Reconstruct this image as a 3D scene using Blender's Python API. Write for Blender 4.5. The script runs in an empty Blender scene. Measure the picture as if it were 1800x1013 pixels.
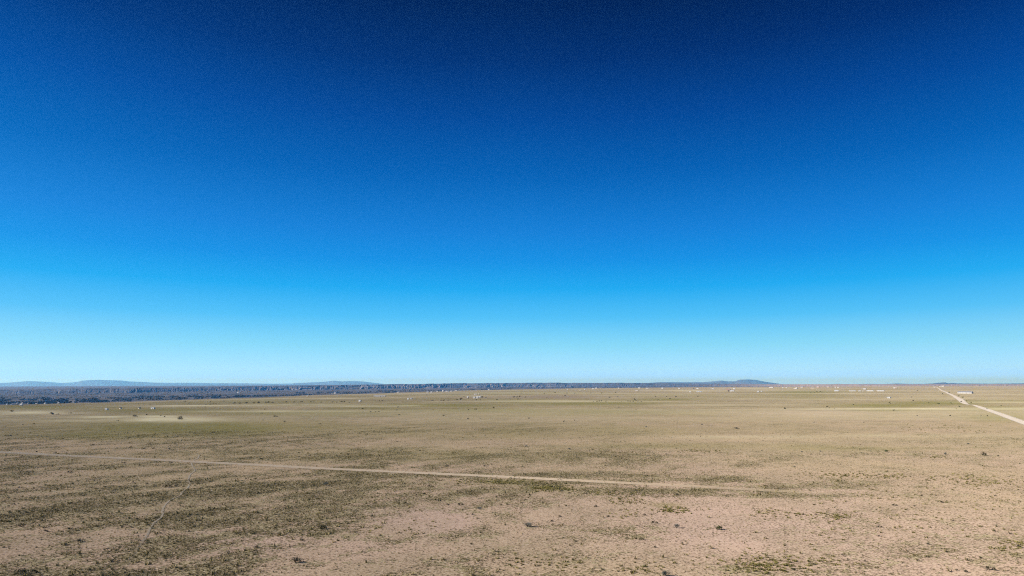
import bpy, math, random
import numpy as np
from mathutils import Vector

random.seed(7)
rng = np.random.default_rng(7)
scene = bpy.context.scene
col = scene.collection
R = math.radians

# ------------------------------------------------------------------ camera
F = 1194.3                      # focal length in photograph pixels (1800 wide)
EYE = 30.0                      # the drone hovers about 30 m up
PITCH = math.atan((674 - 506.5) / F)
camd = bpy.data.cameras.new('camera')
camd.sensor_width = 36.0
camd.lens = 36.0 * F / 1800.0
camd.clip_start = 0.5
camd.clip_end = 250000.0
cam = bpy.data.objects.new('camera', camd)
cam.location = (0, 0, EYE)
cam.rotation_euler = (math.pi / 2 + PITCH, 0, 0)
col.objects.link(cam)
scene.camera = cam

# ------------------------------------------------------------------ light
SUN_AZ, SUN_EL = -94.0, 27.0    # azimuth measured from the view direction, negative = left
sun_dir = Vector((math.sin(R(SUN_AZ)) * math.cos(R(SUN_EL)), math.cos(R(SUN_AZ)) * math.cos(R(SUN_EL)), math.sin(R(SUN_EL))))
sd = bpy.data.lights.new('sun', 'SUN')
sd.energy = 5.0
sd.angle = R(0.53)
sd.color = (1.0, 0.94, 0.88)
sun = bpy.data.objects.new('sun', sd)
sun.rotation_euler = sun_dir.to_track_quat('Z', 'Y').to_euler()
sun.location = (-200, -60, 150)
col.objects.link(sun)

world = bpy.data.worlds.new('World')
scene.world = world
world.use_nodes = True
wn = world.node_tree
wn.nodes.clear()


def N(t, kind, **kw):
    n = t.nodes.new(kind)
    for k, v in kw.items():
        setattr(n, k, v)
    return n


def ramp(t, stops, mode='LINEAR'):
    n = t.nodes.new('ShaderNodeValToRGB')
    cr = n.color_ramp
    cr.interpolation = mode
    while len(cr.elements) > 1:
        cr.elements.remove(cr.elements[0])
    first = True
    for p, c in stops:
        e = cr.elements[0] if first else cr.elements.new(p)
        e.position = p
        e.color = (c[0], c[1], c[2], 1)
        first = False
    return n


def lin(c):
    c = c / 255.0
    return c / 12.92 if c <= 0.04045 else ((c + 0.055) / 1.055) ** 2.4


def L3(r, g, b):
    return (lin(r), lin(g), lin(b))


sky = N(wn, 'ShaderNodeTexSky', sky_type='NISHITA', sun_disc=False)
sky.sun_elevation = R(SUN_EL)
sky.sun_rotation = R(SUN_AZ)
sky.air_density = 1.0
sky.dust_density = 0.4
sky.ozone_density = 1.6
# the camera's polarised, saturated rendering of the clear sky: a tone curve over the Nishita sky by height above the horizon
tc = N(wn, 'ShaderNodeTexCoord')
sp = N(wn, 'ShaderNodeSeparateXYZ')
wn.links.new(tc.outputs['Generated'], sp.inputs[0])
EXPOSURE = 0.45
# colour of the sky by sine of elevation (8-bit sRGB as the photograph shows it straight ahead) ...
SKY_TONE = [(0.0, 168, 236, 350), (0.0198, 173, 234, 280), (0.053, 137, 219, 256), (0.0946, 81, 193, 252), (0.136, 31, 170, 244), (0.177, 20, 145, 231), (0.218, 20, 128, 217),
            (0.298, 3, 98, 183), (0.373, 1, 73, 154), (0.444, 0, 50, 118), (0.508, 0, 35, 90), (0.60, 0, 30, 78), (1.0, 0, 24, 66)]
# ... and the green channel of the Nishita sky on the same line, so that its ratio carries the sky's falloff away from the sun
SKY_REF = [(0.0, .65), (0.003, .673), (0.02, .775), (0.036, .811), (0.053, .802), (0.086, .731), (0.103, .691), (0.136, .612), (0.169, .544), (0.218, .462), (0.298, .372), (0.373, .313), (0.444, .273), (0.508, .245), (0.7, .22), (1.0, .22)]
# how strongly that falloff shows, in red, green and blue
SKY_POW = [(0.0, .02, .01, .01), (0.053, .24, .05, .02), (0.136, .95, .19, .06), (0.2, 1.0, .36, .20), (0.298, 1.0, .53, .38), (0.45, 1.0, .9, .8), (0.508, 1.0, 1.0, 1.0)]
elev = N(wn, 'ShaderNodeMath', operation='MAXIMUM')
wn.links.new(sp.outputs['Z'], elev.inputs[0])
elev.inputs[1].default_value = 0.0
tone = ramp(wn, [(z, L3(r, g, b)) for z, r, g, b in SKY_TONE])
ref = ramp(wn, [(z, (v, v, v)) for z, v in SKY_REF])
pw = ramp(wn, [(z, (r, g, b)) for z, r, g, b in SKY_POW])
for q in (tone, ref, pw):
    wn.links.new(elev.outputs[0], q.inputs[0])
skyg = N(wn, 'ShaderNodeSeparateColor')
wn.links.new(sky.outputs[0], skyg.inputs[0])


def wm(op, a, b_):
    n = N(wn, 'ShaderNodeMath', operation=op)
    for i, v in enumerate((a, b_)):
        if isinstance(v, (int, float)): n.inputs[i].default_value = v
        else: wn.links.new(v, n.inputs[i])
    return n.outputs[0]


ratio = wm('DIVIDE', wm('MULTIPLY', skyg.outputs[1], 0.15), ref.outputs[0])
cmb = N(wn, 'ShaderNodeCombineColor')
pws = N(wn, 'ShaderNodeSeparateColor')
wn.links.new(pw.outputs[0], pws.inputs[0])
ratio = wm('MULTIPLY', ratio, wm('SUBTRACT', 1.0, wm('MULTIPLY', wm('ABSOLUTE', sp.outputs['X'], 0), 0.28)))
for i, e in enumerate((3.0, 1.7, 1.37)):
    wn.links.new(wm('POWER', ratio, wm('MULTIPLY', pws.outputs[i], e)), cmb.inputs[i])
mul = N(wn, 'ShaderNodeVectorMath', operation='MULTIPLY')
wn.links.new(cmb.outputs[0], mul.inputs[0])
wn.links.new(tone.outputs[0], mul.inputs[1])
mul2 = N(wn, 'ShaderNodeVectorMath', operation='SCALE')
mul2.inputs['Scale'].default_value = 2 ** -EXPOSURE / 0.15
wn.links.new(mul.outputs[0], mul2.inputs[0])
mul = mul2
bg = N(wn, 'ShaderNodeBackground')
bg.inputs['Strength'].default_value = 0.15
wn.links.new(mul.outputs[0], bg.inputs['Color'])
wo = N(wn, 'ShaderNodeOutputWorld')
wn.links.new(bg.outputs[0], wo.inputs['Surface'])

scene.view_settings.view_transform = 'Standard'
scene.view_settings.look = 'None'
scene.view_settings.exposure = EXPOSURE
scene.view_settings.gamma = 1.0
scene.render.engine = 'CYCLES'
scene.cycles.max_bounces = 6
scene.cycles.diffuse_bounces = 3
scene.cycles.volume_bounces = 1
scene.cycles.sample_clamp_indirect = 0.4
scene.cycles.transparent_max_bounces = 6
scene.cycles.use_denoising = False
scene.cycles.filter_width = 1.1

# ------------------------------------------------------------------ numeric helpers


def _hash(ix, iy, seed):
    n = (ix.astype(np.int64) * 374761393 + iy.astype(np.int64) * 668265263 + seed * 982451653) & 0x7fffffff
    n = ((n ^ (n >> 13)) * 1274126177) & 0x7fffffff
    n = (n ^ (n >> 16)) & 0xffff
    return n / 65535.0


def vnoise(x, y, seed=0):
    x = np.asarray(x, float); y = np.asarray(y, float)
    ix = np.floor(x); iy = np.floor(y)
    fx = x - ix; fy = y - iy
    fx = fx * fx * (3 - 2 * fx); fy = fy * fy * (3 - 2 * fy)
    a = _hash(ix, iy, seed); b = _hash(ix + 1, iy, seed)
    c = _hash(ix, iy + 1, seed); d = _hash(ix + 1, iy + 1, seed)
    return (a + (b - a) * fx) * (1 - fy) + (c + (d - c) * fx) * fy


def fbm(x, y, seed=0, octs=4, gain=0.5):
    s = 0.0; a = 1.0; t = 0.0
    c, sn = math.cos(0.6), math.sin(0.6)
    for k in range(octs):
        s = s + a * vnoise(x, y, seed + k * 17)
        t += a; a *= gain
        x, y = (x * c - y * sn) * 2.03 + 3.1, (x * sn + y * c) * 2.03 + 1.7
    return s / t


def sstep(t):
    t = np.clip(t, 0, 1)
    return t * t * (3 - 2 * t)


R2 = 1.45e7                     # twice the effective earth radius, metres
FC = F / math.cos(PITCH)
FR = F / math.cos(PITCH) ** 2


def az_of(px):
    return np.arctan((np.asarray(px, float) - 900) / FC)


PX = np.array([-500, 0, 225, 450, 675, 900, 1125, 1350, 1575, 1800, 2300.])
AZ = az_of(PX)
EDGE_ROW = np.array([717, 713, 707, 698.5, 692, 685, 682, 680.7, 679.2, 678.4, 678.2])
ZE = np.array([-12, -10, -8.5, -7, -5, -3, -2, -1, 0, 0, 0.])
ZV = np.array([-48, -45, -45, -42, -38, -28, -22, -16, -8, -6, -6.])


def y_for(row, z):
    # forward distance at which height z (before curvature) shows at the given row
    a = 1.0 / R2
    b = -(row - 674) / FR
    c = EYE - z
    disc = b * b - 4 * a * c
    if disc < 0:
        return -b / (2 * a)
    return (-b - math.sqrt(disc)) / (2 * a)


DE = np.array([min(y_for(r, z), 16000) for r, z in zip(EDGE_ROW, ZE)]) / np.cos(AZ)
FOOT_ROW = np.array([695, 693, 691, 687, 684, 681, 680.3, 680, 679.6, 679.3, 679.3])
DF = np.array([min(y_for(r, z), y) for r, z, y in zip(FOOT_ROW, ZV, [9e4, 9e4, 9e4, 9e4, 9e4, 12500, 13500, 15500, 18000, 20000, 20000])]) / np.cos(AZ)
TOP_ROW = np.array([688, 685.6, 682, 679.5, 676, 673.2, 673.4, 675.6, 675.8, 675.8, 675.8])
WID = np.array([260, 300, 350, 420, 600, 700, 800, 900, 900, 900, 900.])
YT = (DF + WID) * np.cos(AZ)
ZT = EYE - (TOP_ROW - 674) * YT / FR + (DF + WID) ** 2 / R2


def tab(az, T):
    return np.interp(az, AZ, T)


def und_amp(r):
    return np.interp(r, [0, 150, 600, 1800, 6000, 20000], [0.12, 0.2, 0.7, 1.9, 2.2, 2.5])


def height(x, y):
    x = np.asarray(x, float); y = np.asarray(y, float)
    r = np.hypot(x, y)
    az = np.arctan2(x, y)
    de = tab(az, DE); ze = tab(az, ZE); zv = tab(az, ZV)
    s = np.clip((r / de - 0.3) / 0.7, 0, 1)
    z = ze * s * s
    v = sstep((r - de) / (0.32 * de))
    z = z + (zv - ze) * v
    u = (vnoise(x / 620, y / 620, 5) - 0.5) * 1.3 + (vnoise(x / 240, y / 240, 6) - 0.5) * 0.7
    z = z + u * und_amp(r) * (1 - 0.7 * v)
    return z - r * r / R2


def ray(px, py):
    u = px - 900.0; v = 506.5 - py
    d = Vector((u, F * math.cos(PITCH) - v * math.sin(PITCH), F * math.sin(PITCH) + v * math.cos(PITCH)))
    return d / math.hypot(d.x, d.y)


_RS = np.exp(np.linspace(math.log(60), math.log(40000), 6000))


def at(px, py):
    d = ray(px, py)
    z = EYE + d.z * _RS
    h = height(d.x * _RS, d.y * _RS)
    k = np.nonzero(z < h)[0]
    if len(k) == 0:
        k = np.argmin(z - h)
        return Vector((d.x * _RS[k], d.y * _RS[k], h[k]))
    k = max(int(k[0]), 1)
    g0 = z[k - 1] - h[k - 1]; g1 = z[k] - h[k]
    t = g0 / (g0 - g1)
    r = _RS[k - 1] + (_RS[k] - _RS[k - 1]) * t
    p = Vector((d.x * r, d.y * r, 0))
    p.z = float(height(p.x, p.y))
    return p


def project(x, y, z):
    # world point to photograph pixel
    dz = z - EYE
    f = y * math.cos(PITCH) + dz * math.sin(PITCH)
    up = -y * math.sin(PITCH) + dz * math.cos(PITCH)
    f = np.maximum(f, 1e-3)
    return 900 + F * x / f, 506.5 - F * up / f


def mesh_np(name, V, faces, mat=None, smooth=False, parent=None, link=True):
    """faces: (n,3) or (n,4) integer array."""
    me = bpy.data.meshes.new(name)
    V = np.asarray(V, np.float32).reshape(-1, 3)
    faces = np.asarray(faces, np.int32)
    n, k = faces.shape
    me.vertices.add(len(V)); me.vertices.foreach_set('co', V.ravel())
    me.loops.add(n * k); me.loops.foreach_set('vertex_index', faces.ravel())
    me.polygons.add(n)
    me.polygons.foreach_set('loop_start', np.arange(0, n * k, k, dtype=np.int32))
    me.polygons.foreach_set('loop_total', np.full(n, k, np.int32))
    me.polygons.foreach_set('use_smooth', np.full(n, smooth, bool))
    me.update(calc_edges=True)
    if mat:
        me.materials.append(mat)
    if not link:
        return me
    o = bpy.data.objects.new(name, me)
    col.objects.link(o)
    if parent:
        o.parent = parent
    return o


def vcol(me, name, arr):
    a = me.attributes.new(name, 'FLOAT_COLOR', 'POINT')
    a.data.foreach_set('color', np.asarray(arr, np.float32).ravel())


def tag(o, label=None, cat=None, group=None, kind=None):
    if label: o['label'] = label
    if cat: o['category'] = cat
    if group: o['group'] = group
    if kind: o['kind'] = kind
    return o


# ------------------------------------------------------------------ materials


def new_mat(name):
    m = bpy.data.materials.new(name)
    m.use_nodes = True
    t = m.node_tree
    t.nodes.clear()
    out = N(t, 'ShaderNodeOutputMaterial')
    b = N(t, 'ShaderNodeBsdfPrincipled')
    b.inputs['Roughness'].default_value = 0.95
    b.inputs['Specular IOR Level'].default_value = 0.15
    t.links.new(b.outputs[0], out.inputs['Surface'])
    return m, t, b, out


def noise(t, vec, scale, detail=3, rough=0.55, dist=0.0):
    n = N(t, 'ShaderNodeTexNoise')
    n.inputs['Scale'].default_value = scale
    n.inputs['Detail'].default_value = detail
    n.inputs['Roughness'].default_value = rough
    n.inputs['Distortion'].default_value = dist
    t.links.new(vec, n.inputs['Vector'])
    return n.outputs['Fac']


def mth(t, op, a, b=None, c=None, clamp=False):
    n = N(t, 'ShaderNodeMath', operation=op, use_clamp=clamp)
    for i, v in enumerate((a, b, c)):
        if v is None: continue
        if isinstance(v, (int, float)): n.inputs[i].default_value = v
        else: t.links.new(v, n.inputs[i])
    return n.outputs[0]


def maprange(t, v, a, b, c=0.0, d=1.0):
    n = N(t, 'ShaderNodeMapRange', interpolation_type='SMOOTHSTEP')
    t.links.new(v, n.inputs[0])
    for i, q in enumerate((a, b, c, d)):
        n.inputs[i + 1].default_value = q
    return n.outputs[0]


def mix(t, fac, a, b, mode='MIX'):
    n = N(t, 'ShaderNodeMix', data_type='RGBA', blend_type=mode)
    if isinstance(fac, (int, float)): n.inputs[0].default_value = fac
    else: t.links.new(fac, n.inputs[0])
    for i, v in ((6, a), (7, b)):
        if isinstance(v, tuple): n.inputs[i].default_value = (v[0], v[1], v[2], 1)
        else: t.links.new(v, n.inputs[i])
    return n.outputs[2]


def geo_pos(t):
    return N(t, 'ShaderNodeTexCoord').outputs['Object']


# ground -------------------------------------------------------------------
SOIL_A = (0.59, 0.42, 0.28)      # pinkish sand
SOIL_B = (0.55, 0.41, 0.24)      # tan sand
GRASS_D = (0.175, 0.145, 0.065)   # olive grass
GRASS_S = (0.43, 0.36, 0.19)    # straw
GREEN = (0.235, 0.215, 0.048)
PALE = (0.68, 0.60, 0.37)

gm, t, b, out = new_mat('prairie_ground')
pos = geo_pos(t)
a1 = N(t, 'ShaderNodeAttribute', attribute_name='mask')
s1 = N(t, 'ShaderNodeSeparateColor')
t.links.new(a1.outputs['Color'], s1.inputs[0])
cover, green, pale = s1.outputs[0], s1.outputs[1], s1.outputs[2]
valley = a1.outputs['Alpha']
a2 = N(t, 'ShaderNodeAttribute', attribute_name='mask_two')
s2 = N(t, 'ShaderNodeSeparateColor')
t.links.new(a2.outputs['Color'], s2.inputs[0])
pink, brown, far = s2.outputs[0], s2.outputs[1], s2.outputs[2]
n_big = noise(t, pos, 0.012, 4)
n_mid = noise(t, pos, 0.16, 4, 0.6)
n_fine = noise(t, pos, 1.1, 4, 0.7)
n_grit = noise(t, pos, 4.5, 3, 0.7)
soil = mix(t, maprange(t, n_big, 0.35, 0.65), SOIL_A, SOIL_B)
soil = mix(t, pink, soil, (0.64, 0.45, 0.335))
soil = mix(t, maprange(t, n_grit, 0.3, 0.75, 0.0, 0.30), soil, (0.30, 0.225, 0.16))
grass = mix(t, maprange(t, n_mid, 0.35, 0.7), GRASS_D, GRASS_S)
# where does grass stand: broad mask broken up by tuft-sized noise
n_m2 = noise(t, pos, 0.42, 4, 0.65, 0.4)
k = mth(t, 'MULTIPLY_ADD', n_fine, 1.9, -0.95)
k2 = mth(t, 'ADD', mth(t, 'MULTIPLY_ADD', n_mid, 0.9, -0.45), mth(t, 'MULTIPLY_ADD', n_m2, 1.1, -0.55))
n_w = noise(t, pos, 0.016, 8, 0.72, 0.8)
k2 = mth(t, 'ADD', k2, mth(t, 'MULTIPLY', mth(t, 'MULTIPLY_ADD', n_w, 2.4, -1.2), mth(t, 'MULTIPLY_ADD', far, 0.8, 0.2)))
kk = mth(t, 'ADD', mth(t, 'ADD', cover, k), k2)
fac = maprange(t, kk, 0.40, 0.62, 0.0, 0.86)
soil = mix(t, mth(t, 'MULTIPLY', far, 0.55), soil, (0.42, 0.368, 0.19))
n_st = noise(t, pos, 0.035, 6, 0.72, 0.6)
soil = mix(t, maprange(t, n_st, 0.40, 0.62, 0.0, 0.40), soil, (0.33, 0.255, 0.155))
c0 = mix(t, fac, soil, grass)
c0 = mix(t, mth(t, 'MULTIPLY', green, maprange(t, n_mid, 0.3, 0.65, 1.0, 0.7)), c0, GREEN)
# twigs, dung, pebbles and bare stems: specks a hand wide
n_s = noise(t, pos, 2.3, 5, 0.75)
c0 = mix(t, maprange(t, mth(t, 'MULTIPLY_ADD', cover, 0.10, n_s), 0.55, 0.62, 0.0, 0.85), c0, (0.085, 0.065, 0.04))
c0 = mix(t, maprange(t, n_s, 0.46, 0.37, 0.0, 0.6), c0, (0.72, 0.60, 0.43))
c0 = mix(t, mth(t, 'MULTIPLY', pale, maprange(t, n_mid, 0.3, 0.6, 0.75, 1.0)), c0, PALE)
c0 = mix(t, mth(t, 'MULTIPLY', brown, 0.8), c0, (0.23, 0.165, 0.13))
n_v = noise(t, pos, 0.009, 5, 0.65)
vcolr = mix(t, maprange(t, n_v, 0.38, 0.6), (0.075, 0.072, 0.062), (0.21, 0.18, 0.15))
c0 = mix(t, valley, c0, vcolr)
t.links.new(c0, b.inputs['Base Color'])
bp = N(t, 'ShaderNodeBump')
bp.inputs['Strength'].default_value = 0.45
bp.inputs['Distance'].default_value = 0.12
hsum = mth(t, 'ADD', mth(t, 'MULTIPLY', n_fine, mth(t, 'MULTIPLY_ADD', cover, 1.2, 0.5)), mth(t, 'MULTIPLY', n_grit, 0.25))
t.links.new(hsum, bp.inputs['Height'])
t.links.new(bp.outputs[0], b.inputs['Normal'])
b.inputs['Diffuse Roughness'].default_value = 0.45
b.inputs['Specular IOR Level'].default_value = 0.0


def simple(name, c, c2=None, scale=2.0, rough=0.85, spec=0.2, lo=0.35, hi=0.65):
    m, t, b, out = new_mat(name)
    p = geo_pos(t)
    if c2 is None: c2 = tuple(q * 0.8 for q in c)
    t.links.new(mix(t, maprange(t, noise(t, p, scale, 4), lo, hi), c, c2), b.inputs['Base Color'])
    b.inputs['Roughness'].default_value = rough
    b.inputs['Specular IOR Level'].default_value = spec
    return m


def tint_mat(name, stops, transl=0.0):
    m, t, b, out = new_mat(name)
    a = N(t, 'ShaderNodeAttribute', attribute_name='tint')
    r_ = ramp(t, stops)
    s = N(t, 'ShaderNodeSeparateColor')
    t.links.new(a.outputs['Color'], s.inputs[0])
    t.links.new(s.outputs[0], r_.inputs[0])
    t.links.new(r_.outputs[0], b.inputs['Base Color'])
    b.inputs['Specular IOR Level'].default_value = 0.0
    return m


M = {}
M['dry'] = tint_mat('dry_grass_blades', [(0.0, (0.11, 0.095, 0.035)), (0.4, (0.24, 0.195, 0.085)), (0.8, (0.43, 0.345, 0.18)), (1.0, (0.54, 0.44, 0.26))])
M['forb'] = tint_mat('yellow_green_weed_leaves', [(0.0, (0.10, 0.09, 0.03)), (0.5, (0.25, 0.215, 0.07)), (1.0, (0.42, 0.36, 0.14))])
M['sage'] = tint_mat('grey_sage_leaves', [(0.0, (0.07, 0.08, 0.065)), (0.5, (0.13, 0.14, 0.12)), (1.0, (0.24, 0.245, 0.21))])
M['darkleaf'] = tint_mat('dark_scrub_leaves', [(0.0, (0.018, 0.021, 0.012)), (0.6, (0.038, 0.042, 0.022)), (1.0, (0.085, 0.085, 0.045))])
M['greenleaf'] = tint_mat('green_scrub_leaves', [(0.0, (0.06, 0.075, 0.025)), (0.6, (0.13, 0.145, 0.05)), (1.0, (0.20, 0.20, 0.08))])
M['valleyleaf'] = tint_mat('valley_tree_leaves', [(0.0, (0.022, 0.028, 0.018)), (0.6, (0.05, 0.055, 0.032)), (1.0, (0.11, 0.095, 0.06))])
M['bark'] = simple('grey_bark', (0.16, 0.12, 0.085), (0.09, 0.07, 0.05), 8)
M['white'] = simple('white_stucco', (0.66, 0.64, 0.60), (0.56, 0.54, 0.50), 0.6)
M['cream'] = simple('cream_stucco', (0.70, 0.60, 0.46), (0.62, 0.52, 0.40), 0.6)
M['pinkwall'] = simple('pink_stucco', (0.60, 0.42, 0.34), (0.52, 0.36, 0.29), 0.6)
M['brownwall'] = simple('brown_siding', (0.17, 0.12, 0.09), (0.12, 0.085, 0.065), 0.6)
M['metalroof'] = simple('white_metal_roof', (0.60, 0.60, 0.60), (0.50, 0.505, 0.51), 0.4, 0.45, 0.4)
M['greyroof'] = simple('grey_shingle_roof', (0.30, 0.30, 0.31), (0.22, 0.22, 0.23), 0.8)
M['redroof'] = simple('red_brown_roof', (0.30, 0.12, 0.09), (0.22, 0.09, 0.07), 0.8)
M['darkroof'] = simple('dark_roof', (0.07, 0.065, 0.06), (0.05, 0.045, 0.045), 0.8)
M['glass'] = simple('window_glass', (0.03, 0.035, 0.04), (0.05, 0.055, 0.06), 1.0, 0.15, 0.5)
M['doorp'] = simple('door_paint', (0.12, 0.09, 0.07), (0.09, 0.07, 0.055), 2.0, 0.6)
M['steel'] = simple('galvanised_steel', (0.20, 0.21, 0.22), (0.14, 0.145, 0.15), 3.0, 0.5, 0.5)

# tracks: bare compacted soil whose edges break up into the grass


def track_mat(name, c, c2, edge0, edge1, strength=1.0, stripe=None):
    m, t, b, out = new_mat(name)
    p = geo_pos(t)
    n = noise(t, p, 0.5, 4, 0.65)
    base = mix(t, maprange(t, n, 0.3, 0.7), c, c2)
    at_ = N(t, 'ShaderNodeAttribute', attribute_name='across')
    s = N(t, 'ShaderNodeSeparateColor')
    t.links.new(at_.outputs['Color'], s.inputs[0])
    e = s.outputs[0]             # 1 in the middle, 0 at the edge
    fade = s.outputs[1]
    if stripe:
        base = mix(t, maprange(t, e, stripe, min(1.0, stripe + 0.15), 0.0, 0.45), base, (0.30, 0.25, 0.15))
    t.links.new(base, b.inputs['Base Color'])
    b.inputs['Diffuse Roughness'].default_value = 1.0
    b.inputs['Specular IOR Level'].default_value = 0.0
    nn = mth(t, 'MULTIPLY_ADD', noise(t, p, 0.8, 4, 0.7), 1.0, -0.5)
    al = maprange(t, mth(t, 'ADD', e, nn), edge0, edge1)
    al = mth(t, 'MULTIPLY', mth(t, 'MULTIPLY', al, fade), strength)
    tr = N(t, 'ShaderNodeBsdfTransparent')
    mx = N(t, 'ShaderNodeMixShader')
    t.links.new(al, mx.inputs[0]); t.links.new(tr.outputs[0], mx.inputs[1]); t.links.new(b.outputs[0], mx.inputs[2])
    t.links.new(mx.outputs[0], out.inputs['Surface'])
    return m


M['gravel'] = track_mat('pale_gravel', (0.56, 0.49, 0.40), (0.44, 0.375, 0.29), 0.0, 0.45)
M['track'] = track_mat('bare_track_soil', (0.73, 0.57, 0.385), (0.67, 0.52, 0.35), -0.1, 0.4, 1.0, 0.85)
M['path'] = track_mat('trodden_path_soil', (0.68, 0.56, 0.39), (0.60, 0.49, 0.34), 0.05, 0.6, 0.85)

# ------------------------------------------------------------------ ground sheet
fine = np.linspace(R(-40.5), R(40.5), 1000)
side = np.linspace(R(40.5), R(360 - 40.5), 92)[1:-1]
ANG = np.concatenate([fine, side])
rr = [0.02] + list(np.exp(np.linspace(math.log(4), math.log(85), 12)))
r_ = 85.0
while r_ < 11000:
    r_ *= 1.0062; rr.append(r_)
while r_ < 47500:
    r_ *= 1.02; rr.append(r_)
RAD = np.array(rr)
nA, nR = len(ANG), len(RAD)
GX = RAD[:, None] * np.sin(ANG)[None, :]
GY = RAD[:, None] * np.cos(ANG)[None, :]
GZ = height(GX, GY)
V = np.stack([GX, GY, GZ], -1).reshape(-1, 3)
i = np.arange(nR - 1)[:, None]; j = np.arange(nA)[None, :]
jn = (j + 1) % nA
Q = np.stack([i * nA + j, i * nA + jn, (i + 1) * nA + jn, (i + 1) * nA + j], -1).reshape(-1, 4)
ground = mesh_np('ground', V, Q[:, ::-1], gm, smooth=True)
tag(ground, kind='structure')

# patches read off the photograph: centre px,row, half width, half height, amount (they become places on the ground)
GREENS = [(300, 752, 240, 14, 1.00), (180, 765, 140, 9, 0.81), (760, 713, 150, 2.6, 1.00), (1000, 710, 130, 3.5, 0.94), (660, 718, 90, 2.5, 0.81),
          (1560, 713, 95, 3.2, 1.), (1650, 709, 90, 3.5, 1.00), (1560, 721, 60, 2.2, 0.81), (90, 716, 120, 4, 0.81), (1750, 718, 70, 5, 0.68),
          (1410, 690, 45, 3, 0.94), (1180, 702.5, 50, 2, 0.94), (930, 707, 60, 3, 0.94), (850, 722, 300, 6, 0.41), (700, 800, 300, 12, 0.34),
          (1760, 735, 60, 8, 0.61), (500, 727, 260, 6, 0.54), (300, 722, 160, 5, 0.54), (1170, 888, 30, 4, 0.54), (1420, 700, 60, 2, 0.54),
          (880, 847, 45, 4, 1.00), (960, 857, 40, 5, 0.81), (1250, 785, 300, 6, 0.41), (1500, 788, 260, 5, 0.41), (860, 760, 500, 14, 0.30)]
PALES = [(60, 725, 65, 2.8, .9), (185, 733, 55, 1.6, 1.), (330, 713.5, 130, 1.2, .6), (520, 711.5, 75, 1.0, .8), (610, 714, 90, .9, .9), (300, 738, 85, 4.0, 1.), (270, 732, 60, 1.6, .8),
         (500, 723, 160, 1.0, .5), (720, 713.2, 30, .8, .7), (960, 705, 90, 1.0, .5), (1250, 712, 140, 1.0, .4), (1620, 719, 200, 1.0, .7), (1740, 707, 60, 1.2, .5),
         (1200, 686.6, 60, .8, .5), (1320, 683.4, 60, 1, .4), (560, 701, 90, 1.2, .5), (140, 740, 80, 1.2, .4), (1500, 702, 200, 1.4, .3), (1640, 696, 60, 1, .4), (820, 696, 120, 1.2, .3),
         (1650, 700, 90, 1.0, .5), (1300, 768, 120, 3, .35), (1600, 766, 120, 3, .35)]
PINKS = [(1250, 920, 420, 70, .8), (760, 915, 130, 25, .9), (500, 960, 260, 40, .6), (1560, 965, 300, 60, .6), (1588, 698, 15, 1.2, 1.), (1430, 727, 90, 6, .5),
         (1706, 684.5, 8, 2, 1.), (1540, 704.5, 50, 1.2, .7), (1150, 688, 500, 2.2, .4), (1700, 682, 160, 3, .5), (1350, 863, 420, 22, .5), (940, 905, 300, 40, .4), (330, 700, 110, 3, .5)]
BROWNS = [(960, 698.3, 90, 2.4, .8), (860, 699, 60, 1.6, .4), (600, 702.5, 120, 1.0, .3), (700, 704, 160, .7, .45), (120, 712.5, 130, 1.2, .4), (1290, 704, 120, .8, .25), (1150, 711, 150, .7, .3),
          (1320, 690, 40, .8, .4), (1600, 690, 60, .7, .25), (1480, 722, 120, .8, .25)]
COVERS = [(960, 835, 160, 4, .34), (1180, 845, 160, 4, .28), (960, 850, 120, 3, .3), (1180, 862, 160, 3.5, .32), (1350, 872, 160, 4, .28), (1380, 856, 160, 3, .2), (600, 836, 200, 4, .15), (390, 903, 190, 20, .50), (350, 925, 90, 10, .25), (520, 872, 190, 14, .40), (560, 850, 150, 7, .2), (180, 860, 230, 26, .22), (60, 905, 120, 18, .25), (80, 935, 140, 30, .18), (590, 935, 60, 16, .12), (780, 862, 120, 12, .15),
          (1050, 935, 70, 14, .2), (930, 970, 60, 10, .15), (1300, 995, 70, 9, .25), (800, 985, 60, 8, .12), (1250, 867, 160, 6, .2), (900, 805, 300, 14, .16), (1240, 840, 60, 6, .2),
          (1050, 800, 150, 10, .16), (1500, 848, 60, 4, .15), (700, 880, 220, 14, .10)]
BARE = [(760, 950, 200, 45, .18), (640, 980, 120, 26, .15), (650, 985, 110, 24, .30), (900, 1000, 90, 14, .15), (760, 920, 100, 18, .3), (1200, 900, 300, 20, .2), (1300, 955, 200, 18, .2), (560, 960, 180, 22, .14), (500, 1000, 260, 15, .14), (1600, 900, 200, 30, .12), (200, 795, 260, 6, .12), (900, 890, 120, 12, .15),
        (1270, 772, 150, 4, .18), (1480, 770, 200, 5, .15), (1430, 728, 80, 5, .2), (240, 975, 160, 14, .14)]


def splat(px, row, lst, jit):
    s = np.zeros_like(px)
    for (cx, cy, sx, sy, a) in lst:
        k = np.nonzero((np.abs(px - cx) < 2.6 * sx) & (np.abs(row - cy) < 2.6 * sy))
        if len(k[0]) == 0: continue
        d2 = ((px[k] - cx) / sx) ** 2 + ((row[k] - cy) / sy) ** 2
        s[k] = np.maximum(s[k], a * np.exp(-d2 * 0.9) * 1.15)
    return np.clip(s * (0.45 + 1.1 * jit), 0, 1)


def splat_add(px, row, lst):
    s = np.zeros_like(px)
    for (cx, cy, sx, sy, a) in lst:
        k = np.nonzero((np.abs(px - cx) < 2.8 * sx) & (np.abs(row - cy) < 2.8 * sy))
        if len(k[0]) == 0: continue
        s[k] += a * np.exp(-(((px[k] - cx) / sx) ** 2 + ((row[k] - cy) / sy) ** 2) * 0.8)
    return s


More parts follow.
